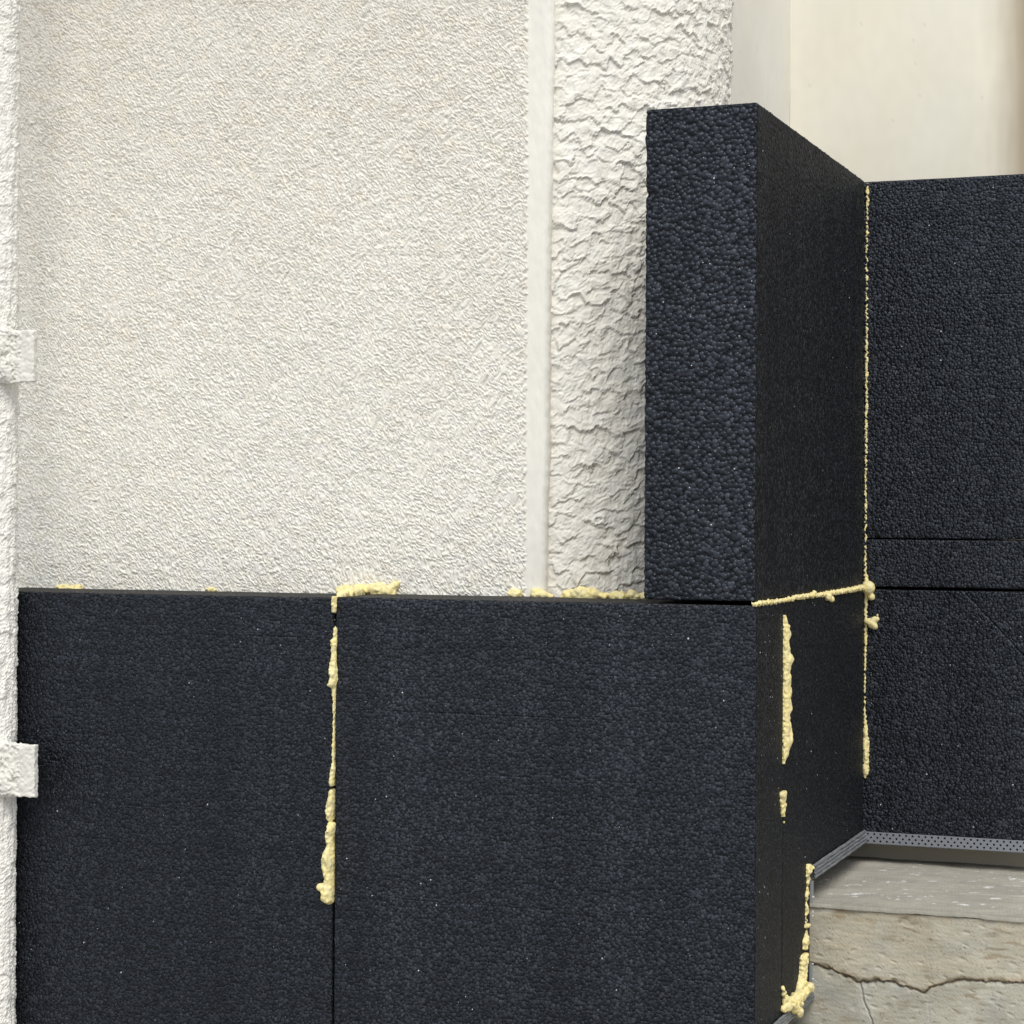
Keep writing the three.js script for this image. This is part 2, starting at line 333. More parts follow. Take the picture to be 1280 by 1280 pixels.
{
  const d = group('wooden_door'), z = -0.98;
  part('frame', mergeGeometries([box(0.201, 0.262, -0.361, 1.75, z - 0.05, z + 0.03), box(1.06, 1.12, -0.361, 1.75, z - 0.05, z + 0.03), box(0.263, 1.059, 1.68, 1.75, z - 0.05, z + 0.03)]), M.wood, d);
  const leaf = part('leaf', mergeGeometries([box(0.265, 0.375, -0.355, 1.675, z - 0.03, z + 0.012), box(0.947, 1.057, -0.355, 1.675, z - 0.03, z + 0.012), box(0.376, 0.946, -0.355, -0.15, z - 0.03, z + 0.012), box(0.376, 0.946, 0.55, 0.67, z - 0.03, z + 0.012), box(0.376, 0.946, 1.55, 1.675, z - 0.03, z + 0.012)]), M.wood, d);
  part('panel', box(0.37, 0.95, -0.16, 0.56, z - 0.02, z, 0.004), M.wood, d); part('panel', box(0.37, 0.95, 0.66, 1.56, z - 0.02, z, 0.004), M.wood, d);
  part('handle', mergeGeometries([box(0.985, 1.015, 0.57, 0.7, z + 0.0125, z + 0.018, 0.002), box(0.9, 1.005, 0.64, 0.655, z + 0.05, z + 0.062, 0.004), box(0.994, 1.006, 0.642, 0.653, z + 0.0185, z + 0.055, 0.003)]), M.brass, leaf);
  put(d, 'brown wooden panel door in the recess beyond the right edge', 'door');
  const f = group('far_wall');
  part('wall_face', box(1.122, 3.2, GROUND, TOP, -1.1, BACK, 0.004), mat(0.72, 0.69, 0.61, 0.95), f);
  put(f, 'off-white wall on the far side of the doorway beyond the right edge', 'wall');
}

// ------------------------------------------------------------------ the steps
{
  const T = -0.361, F = -0.26, s = group('concrete_step'), spots = rng(21), flecks = [];
  for (let i = 0; i < 130; i++) { const x = -0.1 + spots() * 0.45, back = spots() ** 1.3; flecks.push([x, F - 0.05 - back * 0.28, 0.0014 + 0.003 * spots() ** 3, 0.45 + spots() * 0.55, 0.7 + spots() * 1.3]); }
  flecks.push([0.035, -0.335, 0.0022, 0.8, 6], [0.2, -0.37, 0.0042, 0.8, 1.6], [0.17, -0.4, 0.003, 0.6, 2], [0.02, -0.4, 0.003, 0.35, 4], [0.07, -0.44, 0.003, 0.3, 4], [0.21, -0.47, 0.003, 0.5, 5]);
  const xs = axis(-0.13, 0.5, 0.0011, -0.03, 0.3, 0.012), zs = axis(-0.64, F + 0.0022, 0.0011);
  const bucket = new Map();
  for (const f of flecks) for (let k = Math.floor((f[0] - 0.02) / 0.02); k <= Math.floor((f[0] + 0.02) / 0.02); k++) bucket.set(k, [...(bucket.get(k) ?? []), f]);
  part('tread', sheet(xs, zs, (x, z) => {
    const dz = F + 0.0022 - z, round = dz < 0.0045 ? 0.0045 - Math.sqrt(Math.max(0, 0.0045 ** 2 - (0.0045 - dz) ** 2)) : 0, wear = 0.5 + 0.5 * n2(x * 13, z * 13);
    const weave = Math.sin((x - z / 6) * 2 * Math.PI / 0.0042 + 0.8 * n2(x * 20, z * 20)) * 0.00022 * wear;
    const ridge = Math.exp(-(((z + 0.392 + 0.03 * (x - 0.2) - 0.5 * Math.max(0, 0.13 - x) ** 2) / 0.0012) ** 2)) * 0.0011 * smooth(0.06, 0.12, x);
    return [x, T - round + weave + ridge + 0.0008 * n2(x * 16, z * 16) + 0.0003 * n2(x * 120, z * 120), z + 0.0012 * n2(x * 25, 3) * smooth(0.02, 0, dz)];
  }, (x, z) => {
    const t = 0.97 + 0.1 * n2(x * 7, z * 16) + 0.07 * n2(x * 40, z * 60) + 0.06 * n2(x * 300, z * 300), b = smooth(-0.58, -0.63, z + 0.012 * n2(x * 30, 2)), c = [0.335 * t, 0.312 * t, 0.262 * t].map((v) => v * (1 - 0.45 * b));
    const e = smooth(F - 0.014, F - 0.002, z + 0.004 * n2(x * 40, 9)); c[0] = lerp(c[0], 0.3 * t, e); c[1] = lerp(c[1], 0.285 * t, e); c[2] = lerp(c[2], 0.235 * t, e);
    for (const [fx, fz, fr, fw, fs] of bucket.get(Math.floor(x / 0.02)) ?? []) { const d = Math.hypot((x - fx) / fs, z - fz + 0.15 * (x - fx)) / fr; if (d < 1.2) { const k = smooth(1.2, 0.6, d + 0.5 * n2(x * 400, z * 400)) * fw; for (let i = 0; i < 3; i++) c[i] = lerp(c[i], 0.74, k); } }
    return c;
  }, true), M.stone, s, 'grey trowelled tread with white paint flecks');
  // the riser with its cracks: points of a crack, width, depth
  const cracks = [
    [[[-0.06, -0.425], [0, -0.4332], [0.0265, -0.4384], [0.043, -0.444], [0.0598, -0.4512], [0.073, -0.4478], [0.0834, -0.4468], [0.1022, -0.4482], [0.12, -0.4535], [0.1348, -0.4557], [0.1459, -0.4482], [0.162, -0.4425], [0.1807, -0.4378], [0.2126, -0.437], [0.2486, -0.435], [0.35, -0.438]], 0.0013, 0.006],
    [[[0.0598, -0.4512], [0.064, -0.468], [0.0675, -0.48], [0.074, -0.495], [0.078, -0.512]], 0.0009, 0.003],
    [[[0.1375, -0.4], [0.1405, -0.425], [0.144, -0.436], [0.1425, -0.45]], 0.0006, 0.0005],
    [[[0.14, -0.456], [0.139, -0.475], [0.141, -0.49]], 0.0006, 0.0006],
    [[[0.0265, -0.4384], [0.036, -0.4305], [0.04, -0.424]], 0.0005, 0.0006],
    [[[0.2126, -0.437], [0.211, -0.452], [0.2115, -0.46]], 0.0005, 0.0008],
  ];
  const near = (line, x, y) => { let m = 9; for (let i = 1; i < line.length; i++) { const [ax, ay] = line[i - 1], [bx, by] = line[i], t = clamp(((x - ax) * (bx - ax) + (y - ay) * (by - ay)) / ((bx - ax) ** 2 + (by - ay) ** 2), 0, 1); m = Math.min(m, Math.hypot(x - ax - t * (bx - ax), y - ay - t * (by - ay))); } return m; };
  const wob = (x, y) => [x + 0.001 * n2(x * 90, y * 90), y + 0.0018 * n2(x * 75 + 9, y * 60) + 0.0005 * n2(x * 220 + 9, y * 220)];
  const mainY = (x) => { const L = cracks[0][0]; for (let i = 1; i < L.length; i++) if (x <= L[i][0]) { const t = (x - L[i - 1][0]) / (L[i][0] - L[i - 1][0]); return lerp(L[i - 1][1], L[i][1], t); } return -0.438; };
  part('riser', sheet(axis(-0.13, 0.5, 0.001, -0.02, 0.3, 0.012), axis(-0.52, T - 0.005, 0.001), (x, y) => {
    let h = 0.0011 * n2(x * 11, y * 14) + 0.00018 * n2(x * 45, y * 170) + 0.00016 * n2(x * 260, y * 420);
    const [wx, wy] = wob(x, y), dip = Math.max(0, n2(x * 34, y * 70) - 0.62) * 0.004 + Math.max(0, n2(x * 150, y * 190) - 0.74) * 0.003; h += 0.00012 * n2(x * 480, y * 520) - dip;
    if (x > -0.05 && x < 0.33) { for (const [l, w, d] of cracks) { const k = near(l, wx, wy); if (k < 0.008) { h -= d * smooth(w * 1.15, w * 0.35, k * (1 + 0.5 * n2(x * 90, y * 20))); } } const over = wy - mainY(x); h -= 0.0025 * smooth(0.006, 0.001, Math.abs(over)) * smooth(0.2, 0.6, n2(x * 48 + 3, 1)); h += 0.0016 * smooth(-0.002, 0.001, over) * smooth(0.03, 0.002, over); }
    return [x, y, F - 0.0005 + h];
  }, (x, y) => {
    const below = smooth(0.003, -0.004, y - mainY(x) + 0.003 * n2(x * 60, y * 60)), st = 0.5 + 0.5 * n2(x * 9 + 2, y * 60), st2 = 0.5 + 0.5 * n2(x * 22, y * 9 + 7);
    const t = 0.98 + 0.07 * n2(x * 30, y * 150) + 0.06 * n2(x * 160, y * 240) + 0.05 * n2(x * 420, y * 420) + 0.1 * n2(x * 10, y * 16);
    let c = [lerp(0.47, 0.4, st * 0.8), lerp(0.425, 0.375, st * 0.8), lerp(0.325, 0.3, st * 0.7)];
    c = [lerp(c[0], 0.4, below * 0.9), lerp(c[1], 0.38, below * 0.9), lerp(c[2], 0.315, below * 0.9)];
    const streak = smooth(0.3, 0.75, n2(x * 26 + 4, y * 120)) * smooth(-0.3, 0.5, n2(x * 9, y * 22 + 5)); c = c.map((v, i) => v * (1 - streak * (0.26 + 0.07 * i)));
    const topStain = smooth(-0.385, -0.366, y + 0.008 * n2(x * 40, 6)) * (0.5 + 0.5 * n2(x * 26, y * 60)); c = [c[0] * (1 - 0.15 * topStain), c[1] * (1 - 0.24 * topStain), c[2] * (1 - 0.36 * topStain)];
    const pale = smooth(0.3, 0.8, n2(x * 17 + 30, y * 30)) * 0.4; c = [lerp(c[0], 0.5, pale), lerp(c[1], 0.48, pale), lerp(c[2], 0.41, pale)];
    const grey = smooth(0.1, 0.7, n2(x * 11 + 8, y * 17)) * (0.35 + 0.3 * below); c = [lerp(c[0], 0.36, grey), lerp(c[1], 0.36, grey), lerp(c[2], 0.32, grey)];
    const run = smooth(0.012, 0.002, Math.abs(x - 0.0645 - 0.12 * (-0.45 - y))) * below * 0.5 + smooth(0.008, 0.001, Math.abs(x - 0.14)) * 0.35 * st2; c = [lerp(c[0], 0.42, run * below), lerp(c[1], 0.43, run * below), lerp(c[2], 0.4, run * below)].map((v) => v * (1 - 0.3 * run * (1 - below)));
    const rim = smooth(0.007, 0.001, y - mainY(x)) * smooth(-0.001, 0.001, y - mainY(x)); c = [c[0] * (1 - 0.1 * rim), c[1] * (1 - 0.22 * rim), c[2] * (1 - 0.32 * rim)];
    if (n2(x * 230 + 3, y * 230) > 0.74 && n2(x * 40, y * 40) > -0.1) c = [c[0] * 0.55, c[1] * 0.5, c[2] * 0.45];
    return c.map((v) => v * t);
  }), M.stone, s, 'beige cracked riser');
  part('core', mergeGeometries([box(-0.13, 1.12, -0.53, T - 0.004, -0.98, F - 0.012, 0.002), box(0.503, 1.12, -0.53, T, -0.97, F - 0.001, 0.004), box(0.262, 1.0, -0.37, T + 0.001, -0.98, -0.642, 0.002)]), mat(0.36, 0.34, 0.28, 0.95), s);
  put(s, 'weathered concrete door step with grey tread and cracked beige riser at lower right', 'step');
  for (const [k, label] of [[1, 'plain concrete step just below the cracked top step'], [2, 'plain concrete step, third from the door'], [3, 'plain concrete step, lowest one at the pavement']]) {
    const y = T - 0.15 * k, g = box(0.008, 1.35 + 0.004 * k, y - 0.149, y, F - 0.02 - (k > 1 ? 0.01 : 0), F + 0.3 * k, 0.006, 3);
    whole('concrete_step', g, mat(0.34, 0.32, 0.27, 0.95), label, 'step');
  }
}

// ------------------------------------------------------------------ insulation boards
// A rounded block: moulded beads on the front (z), wire-cut grain on the other faces; its arrises are nibbled bead by bead.
const EPS = [0.122, 0.131, 0.162], CUT = [0.142, 0.15, 0.175];
function board({ x, y, z, fx, fy, fz, big = 1, step = 0.003, r = 0.0015, seed = 0, lines = [], marks, tint, dust = 0, frontMaterial = M.beads }) {
  const lo = [x[0], y[0], z[0]], hi = [x[1], y[1], z[1]];
  const ax = [axis(x[0], x[1], fx ? fx[2] ?? step : 0.03, fx?.[0], fx?.[1], 0.03, r), axis(y[0], y[1], fy ? fy[2] ?? step : 0.03, fy?.[0], fy?.[1], 0.03, r), axis(z[0], z[1], fz ? fz[2] ?? step : 0.02, fz?.[0], fz?.[1], 0.02, r)];
  for (const l of lines) ax[1] = [...ax[1].filter((v) => Math.abs(v - l) > 0.0021), l - 0.0018, l - 0.0009, l, l + 0.0009, l + 0.0018].sort((a, b) => a - b);
  const place = (p) => {
    const q = p.map((v, i) => clamp(v, lo[i] + r, hi[i] - r)), d = p.map((v, i) => v - q[i]), l = Math.hypot(...d), n = d.map((v) => v / l);
    const P = q.map((v, i) => v + n[i] * r), arris = smooth(0.995, 0.9, Math.max(...n.map(Math.abs)));
    let h = 0.0002 * n3(P[0] * 14 + seed, P[1] * 14, P[2] * 14) + arris * (-0.0009 * big * (0.5 + n3(P[0] * 210, P[1] * 210, P[2] * 210 + seed)) - 0.0018 * big * smooth(0.4, 0.8, n3(P[0] * 90 + seed, P[1] * 90, P[2] * 90)));
    if (n[2] > 0.9) for (const l of lines) if (Math.abs(P[1] - l) < 0.0006) h -= 0.00055 * smooth(-0.2, 0.5, n2(P[0] * 5 + l * 90, l * 40) + 0.3 * n2(P[0] * 60, l));
    if (marks) h += marks(P, n);
    const grain = 1 + 0.1 * n3(P[0] * 9, P[1] * 9, P[2] * 9 + seed) + 0.08 * n3(P[0] * 40, P[1] * 40, P[2] * 40);
    const bands = n[2] > 0.5 ? 1 + 0.22 * n2(P[0] * 11 + seed, 0.3 * P[1]) + 0.08 * n2(P[0] * 45 + seed, 1) + 0.1 * n2(seed, P[1] * 160) + 0.08 * n2(P[0] * 2 + seed, P[1] * 50) : 1 + 0.12 * n2(P[2] * 30 + seed, 2) + 0.06 * n2(P[2] * 160, seed);
    let col = (n[2] > 0.5 ? EPS : CUT).map((v) => v * grain * bands);
    if (tint) col = tint(P, n, col);
    if (dust && n[1] > 0.6) { const k = dust * (0.75 + 0.25 * n3(P[0] * 80, 2, P[2] * 80)); col = [lerp(col[0], 0.36, k), lerp(col[1], 0.32, k), lerp(col[2], 0.28, k)]; }
    return { P: P.map((v, i) => v + n[i] * h), col };
  };
  const front = [], cut = [];
  for (const [k, u, v, sgn] of [[2, 0, 1, 1], [2, 0, 1, -1], [0, 2, 1, 1], [0, 2, 1, -1], [1, 0, 2, 1], [1, 0, 2, -1]]) {
    const back = k === 2 && sgn < 0, us = back ? axis(lo[u], hi[u], 0.05) : ax[u], vs = back ? axis(lo[v], hi[v], 0.05) : ax[v];
    let last;
    const g = sheet(us, vs, (a, b) => { const p = [0, 0, 0]; p[k] = sgn > 0 ? hi[k] : lo[k]; p[u] = a; p[v] = b; last = place(p); return last.P; }, () => last.col, (sgn < 0) !== (k !== 2));
    const uv = new Float32Array(us.length * vs.length * 2); let w = 0;
    for (const b of vs) for (const a of us) { uv[w++] = a / TILE / big + seed * 0.137; uv[w++] = b / TILE / big + seed * 0.271; }
    g.setAttribute('uv', new THREE.BufferAttribute(uv, 2));
    (k === 2 && sgn > 0 ? front : cut).push(g);
  }
  const g = mergeGeometries([front[0], mergeGeometries(cut)], true);
  g.userData.materials = [frontMaterial, M.cut];
  return g;
}
// pale beads scattered over a board's faces, too small to pick apart; each spot is on the front or on the side towards the doorway
const slab = (geometry, label, { front, side, n = 60, seed = 1 } = {}) => {
  const o = part('insulation_board', geometry, geometry.userData.materials), R = rng(1000 + seed * 7), bits = [];
  geometry.userData = {};
  const dot = (x, y, z, flat) => { const g = new THREE.SphereGeometry(0.00045 + 0.0007 * R() ** 2, 6, 4), t = 0.12 + 0.5 * R() ** 2, c = new Float32Array(g.attributes.position.count * 3); for (let k = 0; k < c.length; k += 3) c.set([t * 0.93, t * 0.97, t], k); g.setAttribute('color', new THREE.BufferAttribute(c, 3)); flat === 'x' ? g.scale(0.3, 1, 1) : g.scale(1, 1, 0.5); g.translate(x, y, z); bits.push(g); };
  if (front) for (let k = 0; k < n; k++) dot(lerp(front[0], front[1], R()), lerp(front[2], front[3], R()), front[4], 'z');
  if (side) for (let k = 0; k < n * 0.7; k++) dot(side[4], lerp(side[2], side[3], R()), -lerp(side[0], side[1], R()), 'x');
  if (bits.length) part('pale_bead', mergeGeometries(bits), M.fleck, o).userData.kind = 'stuff';
  return put(o, label, 'insulation board', { group: B });
};
M.fleck = mat(1, 1, 1, 0.6, { vertexColors: true });
const lineDip = (v, at, w, d) => -d * Math.exp(-(((v - at) / w) ** 2));
const B = 'dark grey rigid foam insulation boards';
slab(board({ x: [-1.0, -0.5006], y: [-0.62, -0.0004], z: [-0.119, 0.0002], fx: [-0.985, -0.5], fy: [-0.56, 0], lines: [-0.047, -0.094, -0.171, -0.255, -0.33, -0.418], seed: 11, dust: 0.8, marks: (P) => 0.0003 * n2(P[0] * 3, P[1] * 40), tint: (P, n, c) => c.map((v) => v * (0.74 + 0.1 * smooth(-1, -0.55, P[0]))) }), 'dark grey foam board at lower left, between the left pipe and the foamed vertical joint', { front: [-0.93, -0.505, -0.55, -0.005, 0.0003], n: 75, seed: 1 });
slab(board({ x: [-0.4978, 0], y: [-0.62, 0.0006], z: [-0.119, 0.0014], fx: [-0.5, 0], fy: [-0.56, 0.001], seed: 23, dust: 0.8, lines: [-0.038, -0.079, -0.128, -0.196, -0.262, -0.342, -0.405],
  marks: (P, n) => n[2] < 0.8 ? 0 : 0.0003 * n2(P[0] * 3, P[1] * 40 + 9) - (Math.abs(P[1] + 0.128) < 0.0006 ? 0.0008 : 0) * smooth(-0.47, -0.42, P[0]) * smooth(-0.1, -0.22, P[0]),
  tint: (P, n, c) => { const k = n[2] > 0.8 && Math.abs(P[1] + 0.342) < 0.0006 ? 0.35 * smooth(-0.25, -0.22, P[0]) * smooth(-0.1, -0.13, P[0]) * (0.6 + 0.4 * n2(P[0] * 200, 1)) : 0; return c.map((v) => v * (1 + 0.08 * n2(P[0] * 12, 3)) + k * 0.5 + 0.012); } }), 'wide dark grey foam board at lower centre, right of the foamed vertical joint', { front: [-0.49, -0.003, -0.55, -0.005, 0.0015], side: [0.003, 0.116, -0.46, -0.005, 0.0001], n: 95, seed: 2 });
slab(board({ x: [-0.1268, -0.0022], y: [0.0052, 0.5395], z: [FACE + 0.003, 0], fx: [-0.13, 0, 0.002], fy: [0, 0.55, 0.002], fz: [-0.57, 0, 0.004], big: 1.5, r: 0.0013, seed: 5, frontMaterial: M.bigBeads, marks: (P, n) => {
  if (P[0] > -0.1235) return 0;
  return -0.005 * Math.exp(-(((P[1] - 0.4475) / 0.0026) ** 2)) + 0.002 * Math.exp(-(((P[1] - 0.507) / 0.003) ** 2)) + 0.0009 * n2(P[1] * 120, 2);
}, tint: (P, n, c) => {
  if (n[0] < 0.7) return c;
  const s = -P[2], d = Math.abs(s - 0.1 - (P[1] - 0.05) * 0.55 - 0.01 * n2(P[1] * 20, 1)), l = 0.12 * smooth(0.02, 0, d) * smooth(0.02, 0.06, P[1]) * smooth(0.2, 0.1, P[1]) * Math.max(0, n3(P[1] * 60, s * 200, 1));
  return c.map((v) => v * (1 + 0.15 * n2(s * 25, 1)) + l);
} }), 'tall upright dark foam board lining the doorway reveal above the corner', { front: [-0.123, -0.005, 0.01, 0.535, 0.0001], side: [0.005, 0.56, 0.01, 0.535, -0.0021], n: 60, seed: 3 });
{
  // the lower reveal board is cut to the profile of the steps
  const S = [[0.1215, -0.464], [0.2565, -0.464], [0.2565, -0.3175], [0.5645, -0.3175], [0.5645, -0.0015], [0.1215, -0.0015]];
  const g = new THREE.ExtrudeGeometry(new THREE.Shape(S.map((p) => new THREE.Vector2(...p))), { depth: 0.1166, bevelEnabled: true, bevelSize: 0.0008, bevelThickness: 0.0012, bevelSegments: 2 });
  g.rotateY(Math.PI / 2); g.translate(-0.1178, 0, 0);                     // shape x runs into the wall, extrusion towards +x
  const p = g.attributes.position, uv = g.attributes.uv, c = new Float32Array(p.count * 3);
  for (let i = 0; i < p.count; i++) { c.set(CUT.map((v) => v * 0.97), i * 3); uv.setXY(i, (p.getZ(i) + p.getX(i)) / TILE, p.getY(i) / TILE + 0.4); }
  g.setAttribute('color', new THREE.BufferAttribute(c, 3)); g.clearGroups();
  g.userData.materials = M.cut;
  slab(g, 'dark foam board on the doorway reveal, cut to a stepped outline above the step', { side: [0.125, 0.56, -0.31, -0.005, 0.0001], n: 50, seed: 4 });
}
const rear = { x: [-0.03, 0.232], z: [BACK + 0.004, FACE], fx: [0, 0.235], big: 1.02 };
slab(board({ ...rear, y: [0.0678, 0.5385], fy: [0, 0.55], seed: 41, lines: [0.12, 0.19, 0.262, 0.33, 0.385, 0.45, 0.501, 0.522], marks: (P) => 0.0003 * n2(P[0] * 3, P[1] * 30) - (Math.abs(P[1] - 0.385) < 0.0006 ? 0.0008 : 0) * smooth(0.12, 0.16, P[0]), tint: (P, n, c) => c.map((v) => v * 1.2) }), 'large dark foam board on the recess wall under the cream plaster', { front: [0.005, 0.228, 0.07, 0.535, FACE + 0.0001], n: 50, seed: 5 });
slab(board({ ...rear, z: [BACK + 0.004, FACE + 0.0008], y: [0.0042, 0.0664], fy: [0, 0.07], seed: 53, big: 0.96, tint: (P, n, c) => c.map((v) => v * 1.35 + 0.006) }), 'narrow dark foam strip between two boards on the recess wall');
slab(board({ ...rear, y: [-0.3205, 0.0006], fy: [-0.33, 0.01], fx: [0, 0.235, 0.0012], step: 0.0012, seed: 67, tint: (P, n, c) => c.map((v) => v * 1.2), marks: (P) => { const d = Math.abs((P[0] - 0.13) * 0.725 + (P[1] + 0.001) * 0.689 + 0.0006 * n2(P[0] * 90, 3)); return -0.0016 * Math.exp(-((d / 0.0009) ** 2)) * smooth(0.12, 0.135, P[0]) + 0.0003 * n2(P[0] * 3, P[1] * 30); } }), 'dark foam board on the recess wall just above the perforated metal strip', { front: [0.005, 0.228, -0.318, -0.003, FACE + 0.0001], n: 40, seed: 6 });

// ------------------------------------------------------------------ edge profiles
{
  const r = group('edge_profile');
  const s = new THREE.Shape([[0.003, -0.3338], [0.232, -0.3338], [0.232, -0.3187], [0.003, -0.3187]].map((p) => new THREE.Vector2(...p)));
  for (let row = 0; row < 3; row++) for (let k = 0; k < 27; k++) {
    const x = 0.0065 + k * 0.0084 + (row % 2) * 0.0042, y = -0.3216 - row * 0.0046;
    if (x > 0.229) continue;
    const h = new THREE.Path(); h.absellipse(x, y, 0.0014, 0.0014, 0, Math.PI * 2, true); s.holes.push(h);
  }
  const g = new THREE.ExtrudeGeometry(s, { depth: 0.0006, bevelEnabled: false, curveSegments: 8 });
  g.translate(0, 0, FACE + 0.0022); g.deleteAttribute('uv');
  part('perforated_flange', g, M.metal, r);
  const b = box(0.003, 0.232, -0.3345, -0.3339, -0.66, FACE + 0.0026, 0.0002, 1); part('base_flange', b, M.metal, r);
  put(r, 'perforated grey metal profile along the foot of the recess wall boards', 'edge profile');
}
// ribbed plastic profile: a bar along s (into the wall) whose face towards +x carries fine ribs
function ribbed(s0, s1, y0, y1, tilt = 0) {
  const n = 60, us = axis(0, 1, 1 / 48), ss = axis(s0, s1, (s1 - s0) / n);
  const g = sheet(us, ss, (u, t) => [0.0018 + 0.0022 * Math.abs(Math.sin(u * Math.PI * 4)) ** 0.6 + 0.0004 * n2(t * 60, u * 3) + tilt * (1 - u), lerp(y0, y1, u) + 0.0005 * n2(t * 50, 4), -t], (u, t) => { const k = 0.75 + 0.3 * n2(u * 14, t * 22) + 0.2 * n2(u * 5, t * 160); return [0.24 * k, 0.25 * k, 0.262 * k]; });
  const b = box(-0.02, 0.0016, y0 - 0.0006, y0 + 0.0006, -s1, -s0, 0.0003, 1), c = new Float32Array(b.attributes.position.count * 3).fill(0.3);
  b.setAttribute('color', new THREE.BufferAttribute(c, 3)); b.deleteAttribute('uv');
  return mergeGeometries([g.toNonIndexed(), b.index ? b.toNonIndexed() : b]);
}
M.ribs = mat(1, 1, 1, 0.5, { vertexColors: true, metalness: 0.15, side: THREE.DoubleSide });
whole('edge_profile', ribbed(0.2605, 0.5655, -0.3335, -0.3165, 0.002), M.ribs, 'short ribbed grey profile under the reveal board, level with the perforated strip', 'edge profile');
whole('edge_profile', ribbed(0.012, 0.2625, -0.4745, -0.4625, 0.002), M.ribs, 'lower ribbed grey profile at the bottom edge of the frame under the reveal board', 'edge profile');
{
  const r = group('edge_profile');
  part('strip', box(-0.03, 0.0032, -0.4625, -0.335, -0.2622, -0.2606, 0.0004, 1), M.plastic, r);
  const q = rng(4), d = []; for (let i = 0; i < 14; i++) { const y = -0.345 - q() * 0.115; d.push(box(0.002, 0.0042, y - 0.0006 - q() * 0.0006, y + 0.0008, -0.262, -0.26, 0.0003, 1)); }
  part('plaster_spot', mergeGeometries(d), mat(0.7, 0.7, 0.68, 0.8), r);
  put(r, 'thin upright grey profile against the step riser', 'edge profile');
}

// ------------------------------------------------------------------ expanding foam
// A strand of foam: at place t along it, it spans a..b across and stands out by h; blobs are [t, c, o, radius].
function strand(rows, map, inv, { cell = 0.0009, out = 0.7, blobs = [], rough = 1, sink = 0.002, seed = 0, ragged = 0.0007, square = 0, back = 0.003 } = {}) {
  const t0 = Math.min(...rows.map((r) => r[0]), ...blobs.map((b) => b[0] - b[3])), t1 = Math.max(...rows.map((r) => r[0]), ...blobs.map((b) => b[0] + b[3]));
  const c0 = Math.min(...rows.map((r) => r[1]), ...blobs.map((b) => b[1] - b[3])) - 0.003, c1 = Math.max(...rows.map((r) => r[2]), ...blobs.map((b) => b[1] + b[3])) + 0.003;
  const top = Math.max(...rows.map((r) => r[3] ?? (r[2] - r[1]) * out), ...blobs.map((b) => b[2] + b[3])) + 0.003;
  const P = map(t0 - 0.003, c0, -back - 0.001), Q = map(t1 + 0.003, c1, top), lo = P.map((v, i) => Math.min(v, Q[i])), hi = P.map((v, i) => Math.max(v, Q[i]));
  return nets(lo, hi, cell, (x, y, z) => {
    const [t, c, o] = inv(x, y, z);
    let d = 0.01;
    for (let i = 1; i < rows.length; i++) if (t >= rows[i - 1][0] && t < rows[i][0]) {
      const k = (t - rows[i - 1][0]) / (rows[i][0] - rows[i - 1][0]), R = rows[i - 1], S = rows[i];
      const a = lerp(R[1], S[1], k) + ragged * n2(t * 160 + seed, o * 200) + ragged * 0.5 * n2(t * 420 + seed, o * 400 + 2), b = lerp(R[2], S[2], k) + ragged * (1 - square) * (n2(t * 150 + seed, 5 + o * 200) + 0.5 * n2(t * 400 + seed, 6 + o * 400));
      const hw = Math.max(0, (b - a) / 2); if (hw < 0.0003) break;
      const h = lerp(R[3] ?? hw * 2 * out, S[3] ?? hw * 2 * out, k) * (1 + 0.25 * n2(t * 70 + seed, c * 120)) + 0.0004, m = (a + b) / 2;
      const e = Math.hypot((c - m) / hw, Math.max(0, o) / h); d = (e - 1) * Math.min(hw, h);
      if (o < 0) d = Math.max(d, -o - back);
    }
    for (const [bt, bc, bo, r] of blobs) { const e = Math.hypot(t - bt, c - bc, o - bo) - r, h = clamp(0.5 + 0.5 * (e - d) / 0.0025, 0, 1); d = lerp(e, d, h) - 0.0025 * h * (1 - h); }
    if (d > 0.004) return d;
    return d + rough * (0.0008 * n3(x * 150 + seed, y * 150, z * 150) + 0.00022 * n3(x * 480, y * 480 + seed, z * 480));
  });
}
const FRONT = [(t, c, o) => [c, -t, o + 0.0008], (x, y, z) => [-y, x, z - 0.0008]];      // on the front face: t down, c to the right
const SIDE = [(t, c, o) => [o + 0.0008, -t, -c], (x, y, z) => [-y, -z, x - 0.0008]];      // on the reveal: t down, c into the wall
const ALONG = [(t, c, o) => [o + 0.0006, c, -t], (x, y, z) => [-z, y, x - 0.0006]];       // on the reveal: t into the wall, c up
const CORNER = [(t, c, o) => [c, -t, FACE + o], (x, y, z) => [-y, x, z - FACE]];          // in the inner corner: t down, c to the right
const LEDGE = [(t, c, o) => [t, o, c], (x, y, z) => [x, z, y]];                           // on the board tops: t to the right, c out of the wall

